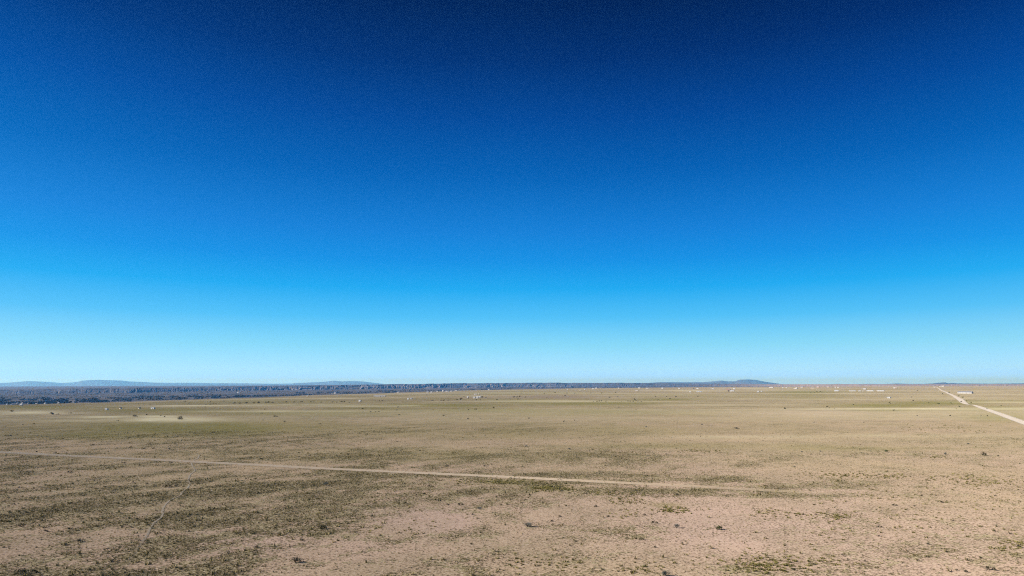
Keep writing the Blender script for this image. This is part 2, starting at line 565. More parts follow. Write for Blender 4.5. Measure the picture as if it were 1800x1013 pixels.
def cover_at(x, y, fine_=True):
    """how much of the soil the grass covers at a place, 0..1"""
    r = np.hypot(x, y)
    px, row = project(x, y, height(x, y))
    # streaky wind rows running obliquely
    c, s = math.cos(0.87), math.sin(0.87)
    xs = x * c + y * s; ys = -x * s + y * c
    n1 = fbm(x / 70, y / 90, 31, 4)
    n2 = fbm(xs / 26, ys / 9, 41, 4, 0.6)
    n3 = fbm(x / 6, y / 6, 51, 3, 0.6)
    amp = np.interp(px, [0, 700, 1000], [1.45, 1.15, 0.6]) * np.interp(r, [110, 230, 420, 900], [1.0, 0.8, 0.5, 0.4])
    cv = 0.33 + ((n1 - 0.5) * 0.9 + (n2 - 0.5) * 0.9) * amp + (n3 - 0.5) * 0.6 * np.clip(amp + 0.25, 0, 1)
    far_ = np.interp(r, [180, 420, 1200], [0, 0.06, 0.06])
    cv = cv + far_
    cv = cv + splat_add(px, row, COVERS) - splat_add(px, row, BARE)
    cv = cv + np.interp(px, [0, 500, 900, 1800], [0.12, 0.06, 0.0, -0.02])  # grassier to the left; the tilt also paints in the dimmer light there
    return np.clip(cv, 0, 1), px, row, r


XV, YV = V[:, 0], V[:, 1]
CV, PXV, ROWV, RV = cover_at(XV, YV)
front = YV > 30
jit = fbm(XV / (12 + RV * 0.05), YV / (12 + RV * 0.10), 61, 3)
AZV = np.arctan2(XV, YV)
deV = tab(AZV, DE)
g_ = np.where(front, splat(PXV, ROWV, GREENS, jit), 0)
jit2 = fbm(XV / 60, YV / (20 + RV * 0.05), 63, 4, 0.6)
p_ = np.where(front, splat(PXV, ROWV, PALES, jit) * np.clip(0.50 + 2.6 * (jit2 - 0.32), 0.2, 1.0), 0)
k_ = np.where(front, splat(PXV, ROWV, PINKS, jit), 0)
b_ = np.where(front, splat(PXV, ROWV, BROWNS, jit), 0)
# far plain: long swales of greener and paler growth everywhere
sw = fbm(XV / 420, YV / 300, 71, 4)
farw = np.interp(RV, [260, 1100], [0, 1])
g_ = np.clip(g_ + farw * np.clip((sw - 0.52) * 3.0, 0, 0.5), 0, 1)
sw2 = fbm(XV / 500, YV / 160, 81, 4)
p_ = np.clip(p_ + farw * np.clip((sw2 - 0.56) * 2.6, 0, 0.3), 0, 1)
val = sstep((RV - deV) / (0.10 * deV)) * np.interp(PXV, [1150, 1500], [1.0, 0.0])
vcol(ground.data, 'mask', np.stack([CV, g_, p_, val], -1))
vcol(ground.data, 'mask_two', np.stack([k_, b_, farw, np.ones_like(b_)], -1))

# ------------------------------------------------------------------ escarpment across the valley
mm, t, b, out = new_mat('eroded_escarpment')
pos = geo_pos(t)
ea = N(t, 'ShaderNodeAttribute', attribute_name='rock')
es = N(t, 'ShaderNodeSeparateColor')
t.links.new(ea.outputs['Color'], es.inputs[0])
nb = noise(t, pos, 0.02, 5, 0.65)
cc = mix(t, maprange(t, nb, 0.35, 0.65), (0.15, 0.14, 0.14), (0.085, 0.082, 0.085))
cc = mix(t, maprange(t, es.outputs[0], 0.2, 0.9), cc, (0.215, 0.195, 0.19))
cc = mix(t, maprange(t, es.outputs[1], 0.0, 1.0), cc, (0.035, 0.037, 0.038))
cc = mix(t, es.outputs[2], cc, (0.42, 0.32, 0.25))
t.links.new(cc, b.inputs['Base Color'])

nC = 2800
ac = np.linspace(az_of(-420.), az_of(2200.), nC)
df = tab(ac, DF); zt = tab(ac, ZT); zv = tab(ac, ZV); wd = tab(ac, WID)
arc = np.cumsum(np.concatenate([[0], np.diff(ac) * 0.5 * (df[1:] + df[:-1])]))
rows = 30
right = sstep((ac - az_of(1180)) / (az_of(1450) - az_of(1180)))
hgt = zt - zv
VX, RK = [], []
rel = np.interp(ac, az_of([0, 225, 450, 650, 940, 1020, 1300]), [0.25, 0.35, 0.75, 1.0, 0.85, 0.3, 0.2])
pxu = 900 + FC * np.tan(ac)
pxu = pxu + (fbm(pxu / 23, pxu * 0, 87, 4, 0.65) - 0.5) * 44
slant = (vnoise(pxu / 18, pxu * 0, 88) - 0.5) * 2.6
for k in range(rows + 1):
    tt = k / rows
    g1 = 1 - np.abs(2 * fbm(pxu / 8.5 + slant * tt, arc * 0 + 3.3 + tt * 1.8, 91, 3) - 1) * 1.5
    g2 = 1 - np.abs(2 * vnoise(pxu / 3.5 + 1.5 * slant * tt, tt * 5.5, 95) - 1)
    g3 = vnoise(pxu / 40, arc * 0 + tt * 0.5, 96)
    g = (0.65 * g1 + 0.45 * g2) * rel * (0.2 + 1.3 * g3)
    prof = tt ** 1.25 * 0.45 + 0.55 * sstep((tt - 0.30) / 0.65)
    rad = df + wd * tt - g * wd * 0.42 * (1 - 0.55 * tt ** 3)
    step = 0.06 * (vnoise(arc / 400, tt * 5, 97) - 0.5)
    z = zv - 8 + (hgt + 8) * np.clip(prof + step * (tt > 0.05) * (tt < 0.95), 0, 1.02)
    z = z + (fbm(pxu / 16, arc * 0, 99, 3) - 0.5) * 0.24 * hgt * tt
    z = z - rad ** 2 / R2
    VX.append(np.stack([rad * np.sin(ac), rad * np.cos(ac), z], -1))
    dark = np.clip((vnoise(arc / 90, tt * 6, 101) - 0.45) * 3, 0, 1) * (0.5 if tt < 0.4 else (0.9 if tt > 0.7 else 0.4))
    RK.append(np.stack([np.clip((g - 0.12 - 0.42 * tt) * 2.4, 0, 1) * (0.25 + 0.75 * (tt > 0.25)) * (tt < 0.93), dark, right, arc * 0 + 1], -1))
rlast = df + wd
for f in np.exp(np.linspace(math.log(1.03), math.log(5.5), 16)):
    rad = np.minimum(rlast * f, 47500)
    z = zt * np.interp(f, [1, 3], [1.0, 0.85]) - 3 * (f > 1.2) - rad ** 2 / R2
    VX.append(np.stack([rad * np.sin(ac), rad * np.cos(ac), z], -1))
    RK.append(np.stack([arc * 0 + 0.2, arc * 0, right, arc * 0 + 1], -1))
nr = len(VX)
ii = np.arange(nr - 1)[:, None]; jj = np.arange(nC - 1)[None, :]
Qe = np.stack([ii * nC + jj, ii * nC + jj + 1, (ii + 1) * nC + jj + 1, (ii + 1) * nC + jj], -1).reshape(-1, 4)
esc = mesh_np('escarpment', np.concatenate(VX), Qe[:, ::-1], mm)
vcol(esc.data, 'rock', np.concatenate(RK))
tag(esc, kind='structure')

# ------------------------------------------------------------------ far mountains
rock = simple('far_mountain_rock', (0.13, 0.135, 0.15), (0.08, 0.085, 0.095), 0.0006)


def mountains(name, prof, dist, depth, seed, rough=0.10):
    pxs = np.array([p[0] for p in prof], float); rws = np.array([p[1] for p in prof], float)
    n = max(160, int((pxs[-1] - pxs[0]) * 1.6))
    px = np.linspace(pxs[0], pxs[-1], n)
    rw = np.interp(px, pxs, rws)
    az = az_of(px)
    y = dist * np.cos(az)
    top = EYE - (rw - 674) * y / FR
    base = -(dist ** 2) / R2 - 160
    arc_ = az * dist
    VV = []
    nrw = 26
    for k in range(nrw + 1):
        u = k / nrw * 2 - 1            # -1 front foot .. 0 crest .. 1 back foot
        sh = (1 - abs(u)) ** 0.8
        rid = (fbm(arc_ / (depth * 0.35), arc_ * 0 + u * 3.0, seed, 4, 0.55) - 0.5)
        z = base + (top - base) * sh + rid * rough * (top - base) * 4 * (1 - sh) * sh
        rad = dist + u * depth + rid * depth * 0.5 * (1 - sh)
        VV.append(np.stack([rad * np.sin(az), rad * np.cos(az), z], -1))
    i_ = np.arange(nrw)[:, None]; j_ = np.arange(n - 1)[None, :]
    q = np.stack([i_ * n + j_, i_ * n + j_ + 1, (i_ + 1) * n + j_ + 1, (i_ + 1) * n + j_], -1).reshape(-1, 4)
    o = mesh_np(name, np.concatenate(VV), q[:, ::-1], rock, smooth=True)
    tag(o, kind='structure')
    return o


mountains('mountains', [(-500, 676), (-300, 672), (-120, 674.5), (-40, 674.5), (0, 673.4), (20, 672.5), (36, 671), (50, 670.2), (75, 671), (92, 672), (108, 673.4), (125, 672.6), (137, 671.2), (144, 669.2),
                        (158, 668.4), (170, 667.9), (190, 668.4), (214, 669.1), (226, 670.6), (250, 671.6), (270, 672.7), (300, 673.1), (340, 673), (380, 673.8), (430, 674.0), (480, 674.8),
                        (520, 674.2), (560, 673.4), (600, 673.4), (650, 674.6), (700, 677), (760, 681)], 42500, 3500, 201)
mountains('mountains', [(490, 677), (520, 673.5), (560, 672), (575, 670.8), (586, 669.4), (600, 670.6), (625, 670), (640, 671), (665, 674), (700, 678)], 45500, 2500, 221)
mountains('mountains', [(1060, 677), (1100, 673.4), (1140, 673.3), (1160, 671.8), (1200, 672), (1235, 672), (1255, 670.5), (1268, 669), (1280, 670.6), (1292, 670.4), (1300, 667.8), (1315, 667), (1330, 668.2),
                        (1345, 671.2), (1365, 674), (1385, 677)], 36000, 2200, 241)
mountains('hills', [(1440, 679), (1452, 676), (1470, 675), (1500, 675.4), (1530, 675), (1556, 675.4), (1575, 674.3), (1600, 675), (1622, 675), (1640, 674.2), (1648, 673), (1662, 672.4), (1666, 674), (1673, 673.4), (1680, 674),
                    (1692, 674.3), (1740, 674.6), (1800, 674.1), (1900, 673.5), (2100, 675), (2300, 678)], 24000, 1200, 261)

# ------------------------------------------------------------------ draped strips: roads, track, path


def strip(name, pts, width, mat, lift, fade_ends=(0, 0), step=6.0, nac=5, jitter=0.0, wfac=None):
    P = [at(*p) for p in pts]
    P = [Vector((p.x, p.y, 0)) for p in P]
    # resample
    out_, wf = [], []
    for k in range(len(P) - 1):
        p0 = P[max(k - 1, 0)]; p1 = P[k]; p2 = P[k + 1]; p3 = P[min(k + 2, len(P) - 1)]
        n = max(2, int((p2 - p1).length / step))
        for q in range(n):
            u = q / n
            c = p1.lerp(p2, u) if (p2 - p1).length > 200 else 0.5 * ((2 * p1) + (p2 - p0) * u + (2 * p0 - 5 * p1 + 4 * p2 - p3) * u * u + (3 * p1 - p0 - 3 * p2 + p3) * u ** 3)
            out_.append(c)
            wf.append(1.0 if wfac is None else wfac[k] * (1 - u) + wfac[min(k + 1, len(wfac) - 1)] * u)
    out_.append(P[-1]); wf.append(1.0 if wfac is None else wfac[-1])
    n = len(out_)
    VV, AC = [], []
    for k, c in enumerate(out_):
        d = (out_[min(k + 1, n - 1)] - out_[max(k - 1, 0)]).normalized()
        nn = Vector((-d.y, d.x, 0))
        w = width * wf[k] * (1 + jitter * (float(vnoise(k * 0.21, 0.5, 300)) - 0.5))
        off = jitter * width * (float(vnoise(k * 0.13, 7.5, 301)) - 0.5) * 0.8
        f0 = min(1.0, k / max(1, fade_ends[0])) if fade_ends[0] else 1
        f1 = min(1.0, (n - 1 - k) / max(1, fade_ends[1])) if fade_ends[1] else 1
        for a in range(nac):
            s = a / (nac - 1) * 2 - 1
            p = c + nn * (s * w * 0.5 + off)
            VV.append((p.x, p.y, float(height(p.x, p.y)) + lift))
            AC.append((1 - abs(s), f0 * f1, 0, 1))
    i_ = np.arange(n - 1)[:, None]; j_ = np.arange(nac - 1)[None, :]
    q = np.stack([i_ * nac + j_, i_ * nac + j_ + 1, (i_ + 1) * nac + j_ + 1, (i_ + 1) * nac + j_], -1).reshape(-1, 4)
    o = mesh_np(name, VV, q, mat)
    vcol(o.data, 'across', AC)
    tag(o, kind='structure')
    return o


ROAD = [(1646.5, 680.8), (1649, 682.5), (1652.5, 685), (1656, 687), (1661, 689), (1666, 691.2), (1672, 694), (1680, 698.2), (1687, 702), (1692, 706.5), (1697, 710), (1703, 711.6), (1710, 712), (1717, 714), (1726, 717.3), (1742, 723), (1760, 729.3), (1780, 736.5), (1802, 744.5), (1850, 761), (1930, 789)]
WF = [.8, .9, 1.0, .95, 1.0, 1.05, 1.1, 1.2, 1.4, 1.25, .9, .45, .4, .8, 1, 1, 1, 1, 1, 1, 1]
strip('gravel_road', ROAD, 10.2, M['gravel'], 0.22, (4, 1), 8.0, 7, 0.08, WF)
strip('dirt_track', [(-60, 791), (0, 795), (60, 798.2), (120, 801.5), (230, 806.5), (340, 812), (450, 817.5), (560, 823.5), (700, 830), (830, 836), (900, 839.3), (1000, 844.5), (1100, 849.5), (1180, 853.5), (1260, 857.5), (1350, 862.5), (1450, 868), (1530, 873), (1600, 877)],
      5.6, M['track'], 0.07, (2, 30), 3.0, 7, 0.12)
strip('footpath', [(351, 800), (347, 806), (337, 812.5), (339, 820), (342, 828), (333, 836), (331, 846), (333, 853), (322, 864), (315, 872), (298, 881), (287, 893), (284, 908), (273, 918), (264, 929), (259, 940), (250, 952), (240, 965), (228, 983), (222, 1000)],
      0.78, M['path'], 0.06, (3, 40), 0.8, 5, 0.5)

# ------------------------------------------------------------------ grass tufts (uncountable)


def tuft_template(nb_, w, h, rs, tw=0.055):
    V_, F_, T_ = [], [], []
    for k in range(nb_):
        a = rs.uniform(0, 2 * math.pi); r0 = w * 0.32 * math.sqrt(rs.uniform(0, 1))
        bx_, by_ = r0 * math.cos(a), r0 * math.sin(a)
        lean = rs.uniform(0.1, 0.9) * w * 0.5
        hh = h * rs.uniform(0.55, 1.0)
        a2_ = a + rs.uniform(-0.8, 0.8)
        tx, ty = bx_ + lean * math.cos(a2_), by_ + lean * math.sin(a2_)
        pa = rs.uniform(0, math.pi)
        dx, dy = math.cos(pa) * tw, math.sin(pa) * tw
        n = len(V_)
        V_ += [(bx_ - dx, by_ - dy, -0.03), (bx_ + dx, by_ + dy, -0.03), (tx + dx * .25, ty + dy * .25, hh), ]
        F_.append((n, n + 1, n + 2))
        tv = rs.uniform(0, 1)
        T_ += [tv] * 3
    return np.array(V_), np.array(F_), np.array(T_)


def scatter(name, xy, size, tint, templates, mat):
    z = height(xy[:, 0], xy[:, 1])
    n = len(xy)
    rot = rng.uniform(0, 2 * math.pi, n)
    which = rng.integers(0, len(templates), n)
    VV, FF, TT = [], [], []
    base = 0
    for w, (tv, tf, tt) in enumerate(templates):
        k = np.nonzero(which == w)[0]
        if len(k) == 0: continue
        c, s = np.cos(rot[k])[:, None], np.sin(rot[k])[:, None]
        sz = size[k][:, None]
        X = (tv[None, :, 0] * c - tv[None, :, 1] * s) * sz + xy[k, 0][:, None]
        Y = (tv[None, :, 0] * s + tv[None, :, 1] * c) * sz + xy[k, 1][:, None]
        Z = tv[None, :, 2] * sz + z[k][:, None]
        VV.append(np.stack([X, Y, Z], -1).reshape(-1, 3))
        FF.append((tf[None] + (np.arange(len(k)) * len(tv))[:, None, None] + base).reshape(-1, 3))
        TT.append(np.clip(0.55 * tint[k][:, None] + 0.45 * tt[None], 0, 1).ravel())
        base += len(k) * len(tv)
    VV = np.concatenate(VV); FF = np.concatenate(FF); TT = np.concatenate(TT)
    o = mesh_np(name, VV, FF, mat)
    vcol(o.data, 'tint', np.stack([TT, TT, TT, np.ones_like(TT)], -1))
    tag(o, kind='stuff')
    return o


def wedge(n, r0, r1, a=42):
    r = np.sqrt(rng.uniform(r0 * r0, r1 * r1, n)); az = rng.uniform(R(-a), R(a), n)
    return np.stack([r * np.sin(az), r * np.cos(az)], -1)


rs = random.Random(3)
TUFTS = [tuft_template(9, 0.40, 0.30, rs) for _ in range(6)]
cand = wedge(700000, 84, 480)
cvv, pxx, roww, rad_ = cover_at(cand[:, 0], cand[:, 1])
pr = np.clip((cvv - 0.36) * 1.9, 0.06, 1) * np.interp(rad_, [90, 250, 430], [1.0, 0.7, 0.35])
# keep the track and the road clear
trk = np.interp(pxx, [0, 120, 340, 560, 830, 1100, 1350], [795, 801.5, 812, 823.5, 836, 849.5, 862.5])
pr = np.where((np.abs(roww - trk) < 2.2) & (pxx < 1400), 0.02, pr)
keep = rng.uniform(0, 1, len(cand)) < pr
xy = cand[keep]
tintv = np.clip(0.52 - 0.45 * (cvv[keep] - 0.4) + rng.normal(0, 0.22, len(xy)), 0, 1)
size = rng.uniform(0.35, 1.05, len(xy)) * np.where(rng.uniform(0, 1, len(xy)) < 0.045, 2.2, 1.0)
dg = scatter('dry_grass', xy, size, tintv, TUFTS, M['dry'])
tag(dg, 'short dry grass tufts in patches over the sandy foreground', 'grass')
print('tufts', len(xy))

# yellow-green low weeds standing in loose colonies
COL = [(880, 847, 48, 4, 260), (955, 857, 22, 4, 150), (985, 860, 22, 3, 110), (1070, 868, 40, 4, 90), (1100, 880, 20, 5, 60), (1185, 897, 18, 4, 110), (1480, 836, 50, 4, 150), (1560, 838, 30, 3, 60),
       (1680, 840, 50, 5, 70), (1740, 848, 40, 5, 110), (1225, 793, 30, 2, 60), (1650, 804, 30, 2, 40), (1400, 905, 50, 5, 60), (1475, 909, 12, 4, 40), (1330, 990, 60, 12, 130), (1340, 1000, 30, 8, 80), (1430, 990, 50, 8, 60),
       (1790, 955, 20, 6, 40), (1760, 965, 20, 3, 25), (1340, 900, 20, 5, 40), (1660, 750, 50, 3, 90), (1700, 757, 70, 3, 70), (640, 762, 25, 2, 70), (1100, 905, 15, 4, 25), (560, 800, 60, 5, 60), (240, 765, 70, 8, 160), (400, 850, 60, 8, 60),
       (1130, 1000, 30, 6, 40), (700, 930, 80, 12, 50), (1550, 925, 120, 20, 70), (1700, 900, 100, 30, 60), (950, 990, 60, 10, 60), (1600, 870, 160, 12, 80)]
fx = []
for (cx, cy, sx, sy, n) in COL:
    for _ in range(n):
        p = at(random.gauss(cx, sx * 0.8), min(1040, random.gauss(cy, sy * 0.8)))
        fx.append((p.x, p.y))
fx = np.array(fx)
WEED = [tuft_template(16, 0.62, 0.34, rs, 0.075) for _ in range(5)]
fo = scatter('weed_patches', fx, rng.uniform(0.4, 1.15, len(fx)) * np.interp(np.hypot(fx[:, 0], fx[:, 1]), [100, 400], [1, 1.4]), rng.uniform(0, 1, len(fx)), WEED, M['forb'])
tag(fo, 'yellow green low weeds growing in loose colonies on the sand', 'weeds')

# ------------------------------------------------------------------ leafy clumps: shrubs and trees


def leaf_cloud(w, d, h, n, rs, leaf=0.10, lobes=5, base=0.0):
    """many small leaf faces gathered in lobes; unit metres"""
    C_ = []
    for k in range(lobes):
        a = rs.uniform(0, 2 * math.pi); q = math.sqrt(rs.uniform(0, 1)) * 0.62
        C_.append((q * math.cos(a) * w / 2, q * math.sin(a) * d / 2, base + h * rs.uniform(0.25, 0.72) * (1 - 0.5 * q), rs.uniform(0.28, 0.46), rs.uniform(0.1, 0.9)))
    V_, F_, T_ = [], [], []
    for k in range(n):
        cx, cy, cz, cr, ct = C_[rs.randrange(lobes)]
        u = Vector((rs.gauss(0, 1), rs.gauss(0, 1), rs.gauss(0, 1))).normalized() * rs.uniform(0.55, 1.05)
        p = Vector((cx + u.x * cr * w * 0.55, cy + u.y * cr * d * 0.55, cz + u.z * cr * h * 0.8))
        if p.z < base + 0.01 * h: p.z = base + rs.uniform(0.01, 0.15) * h
        a = Vector((rs.gauss(0, 1), rs.gauss(0, 1), rs.gauss(0, 0.7))).normalized() * leaf * rs.uniform(0.6, 1.3)
        b_v = Vector((rs.gauss(0, 1), rs.gauss(0, 1), rs.gauss(0, 0.7))).normalized() * leaf * rs.uniform(0.4, 0.9)
        m_ = len(V_)
        V_ += [p - a, p + b_v, p + a, p - b_v]
        F_.append((m_, m_ + 1, m_ + 2, m_ + 3))
        T_ += [min(1, max(0, ct * 0.6 + rs.uniform(0, 0.4)))] * 4
    return np.array(V_), np.array(F_), np.array(T_)


def stems(w, h, n, rs, r=0.03):
    V_, F_ = [], []
    for k in range(n):
        a = rs.uniform(0, 2 * math.pi)
        p0 = Vector((0.05 * w * math.cos(a), 0.05 * w * math.sin(a), -0.08))
        p1 = Vector((0.18 * w * math.cos(a), 0.18 * w * math.sin(a), h * 0.35))
        p2 = Vector((0.33 * w * math.cos(a + .3), 0.33 * w * math.sin(a + .3), h * rs.uniform(0.6, 0.8)))
        base = len(V_)
        for p, q in ((p0, r), (p1, r * 0.7), (p2, r * 0.3)):
            for s in range(5):
                V_.append((p.x + q * math.cos(s * 1.2566), p.y + q * math.sin(s * 1.2566), p.z))
        for lv in range(2):
            for s in range(5):
                F_.append((base + lv * 5 + s, base + lv * 5 + (s + 1) % 5, base + lv * 5 + 5 + (s + 1) % 5, base + lv * 5 + 5 + s))
    return np.array(V_), np.array(F_)


def cloud_mesh(name, args, mat):
    v, f, tt = leaf_cloud(*args)
    me = mesh_np(name, v, f, mat, link=False)
    vcol(me, 'tint', np.stack([tt, tt, tt, np.ones_like(tt)], -1))
    return me


SH = {}
for kind in ('darkleaf', 'sage', 'greenleaf'):
    SH[kind] = [cloud_mesh('shrub', (1.0, 0.8, 0.36, 330, rs, 0.034, 6), M[kind]) for _ in range(4)]
    SH[kind + '_small'] = [cloud_mesh('shrub', (1.0, 0.8, 0.36, 110, rs, 0.06, 4), M[kind]) for _ in range(4)]
sv, sf = stems(1.0, 0.36, 6, rs, 0.018)
STEM = mesh_np('stem', sv, sf, M['bark'], link=False)


def shrub(px, row, w, kind='darkleaf', label=None, group=None, hf=1.0, parts=False, name='shrub'):
    p = at(px, row)
    wm = w * p.y / F * 1.05
    big = wm
    hz = big * 1.3 * max(hf, 0.8)
    me = random.choice(SH[kind if w >= 9 else kind + '_small'])
    if parts:
        o = bpy.data.objects.new(name, None)
        col.objects.link(o)
        a = bpy.data.objects.new('foliage', me); col.objects.link(a); a.parent = o
        s = bpy.data.objects.new('stem', STEM); col.objects.link(s); s.parent = o
    else:
        o = bpy.data.objects.new(name, me); col.objects.link(o)
    o.location = (p.x, p.y, p.z - 0.02)
    o.scale = (big, big, hz)
    o.rotation_euler = (0, 0, random.uniform(-0.6, 0.6))
    tag(o, label, 'shrub', group)
    return o


# prominent shrubs, each told apart (px, row of base, width px, kind, height factor, label)
BIG = [
    (522, 989, 26, 'darkleaf', .9, 'largest dark shrub on the pinkish sand at the bottom, left of the photo centre'),
    (929, 926, 20, 'sage', .9, 'grey sage shrub with dark right side, alone on sand below the photo centre'),
    (1190, 928, 15, 'sage', 1.1, 'round grey green shrub, left of two round ones on the sand below centre right'),
    (1262, 931, 20, 'greenleaf', 1.0, 'round green grey shrub, right of two round ones on the sand below centre right'),
    (1172, 1012, 22, 'sage', 1.1, 'grey shrub cut by the bottom edge of the photo, right of centre'),
    (573, 853, 15, 'sage', .9, 'grey shrub just below the dirt track, above a dark grass patch'),
    (122, 831, 10, 'darkleaf', 1.0, 'dark shrub below the dirt track near the left edge'),
    (567, 930, 20, 'darkleaf', .7, 'long low dark shrub on the upper edge of bare sand, above the largest shrub'),
    (531, 951, 11, 'darkleaf', .9, 'small black shrub between the long low shrub and the largest shrub'),
    (843, 895, 12, 'sage', .8, 'grey green pointed shrub on bare sand, rightmost of a loose row'),
    (809, 888, 12, 'darkleaf', .9, 'dark spiky shrub on bare sand, middle of a loose row'),
    (787, 888, 9, 'darkleaf', .7, 'flat dark shrub on bare sand, left of the spiky one'),
    (1557, 795, 11, 'greenleaf', 1.2, 'fresh green shrub on the plain right of centre, below the far road'),
    (1662, 799, 8, 'sage', 1.2, 'small grey green shrub between the fresh green shrub and the dark one at right'),
    (1729, 801, 12, 'darkleaf', 1.2, 'darkest round shrub on the plain near the right edge'),
    (1755, 802, 6, 'darkleaf', .9, 'tiny shrub just right of the darkest round shrub near the right edge'),
    (1295, 754.5, 11, 'darkleaf', .8, 'dark low shrub alone on the tan plain right of centre'),
    (316, 738, 13, 'darkleaf', 1.2, 'large dark bush on a pale patch, below the white houses at left'),
    (237, 733, 10, 'darkleaf', .9, 'flat dark bush at left end of the pale patch below the houses'),
    (258, 729.5, 5, 'darkleaf', 1.1, 'small dark bush between the flat bush and the white house at left'),
    (290, 733, 5, 'darkleaf', .9, 'tiny dark bush just up left of the large dark bush'),
    (283, 731.5, 4, 'darkleaf', .9, 'faint tiny bush beside the tiny dark bush on the pale patch'),
    (91, 729, 11, 'darkleaf', 1.0, 'dark bush at the end of a pale strip near the left edge'),
    (102, 729, 6, 'darkleaf', .8, 'thin dark bush touching the right side of the bush by the pale strip'),
    (20, 724, 8, 'darkleaf', .9, 'dark bush at the far left edge on a pale strip'),
    (123, 727, 6, 'darkleaf', .6, 'faint low bush right of the pale strip near the left edge'),
    (207, 740, 4, 'darkleaf', 1.1, 'dot of a bush on green grass below the leftmost white house'),
    (484, 733, 9, 'darkleaf', .8, 'flat dark bush alone on the tan plain left of centre'),
    (836, 720.5, 5, 'darkleaf', 1.4, 'upright dark bush below the cluster of white farm buildings'),
    (780, 731.5, 5, 'darkleaf', 1.1, 'small dark bush below and left of the upright bush near centre'),
    (823, 736.5, 5, 'darkleaf', 1.1, 'lower dark bush directly below the upright bush near centre'),
    (844, 736.2, 3, 'darkleaf', 1.1, 'speck of a bush right of the lower dark bush near centre'),
    (929, 736, 6, 'darkleaf', .8, 'dark bush at the photo centre on plain tan ground'),
    (992, 741.5, 6, 'darkleaf', .8, 'dark bush right of and below the one at the photo centre'),
    (702, 730.2, 6, 'darkleaf', .8, 'low bush left of centre, level with the lower centre bushes'),
    (1707, 709.3, 4, 'darkleaf', 1.5, 'round dark bush right beside the bend of the gravel road'),
    (1689.5, 706.8, 5, 'darkleaf', 1.0, 'dark bush growing on the edge of the widest part of the gravel road'),
    (1687, 715.8, 7, 'greenleaf', .9, 'green bush below the bend of the gravel road'),
    (1672, 709.7, 6, 'greenleaf', .9, 'green bush left of the wide part of the gravel road'),
    (1650, 710.3, 6, 'greenleaf', .9, 'green bush two to the left of the wide part of the gravel road'),
    (1670, 731.8, 5, 'darkleaf', 1.2, 'dark bush below the gravel road bend, left of a pair of dots'),
    (1736, 731.8, 4, 'darkleaf', 1.3, 'right dot of the pair of dark bushes below the gravel road'),
    (1725, 731.8, 3, 'darkleaf', 1.2, 'left dot of the pair of dark bushes below the gravel road'),
    (1612, 731.8, 4, 'darkleaf', 1.0, 'small dark bush alone on tan plain left of the road bushes'),
    (1564, 709, 4, 'darkleaf', 1.2, 'dark bush on the bright green swale below the small white building'),
    (847.5, 699.3, 5, 'darkleaf', 1.6, 'dark tree like bush at the right end of the white farm cluster'),
    (811, 703, 7, 'darkleaf', 1.2, 'dark bush at the left below the white farm cluster'),
    (838, 703.8, 5, 'darkleaf', .9, 'dark bush just below the white farm cluster, left one of two'),
    (844, 703.8, 4, 'darkleaf', .9, 'dark bush just below the white farm cluster, right one of two'),
    (298, 882, 0, '', 0, ''),
]
for (px, row, w, kind, hf, label) in BIG:
    if w: shrub(px, row, w, kind, label, None, hf, parts=(w >= 12 and row > 800))

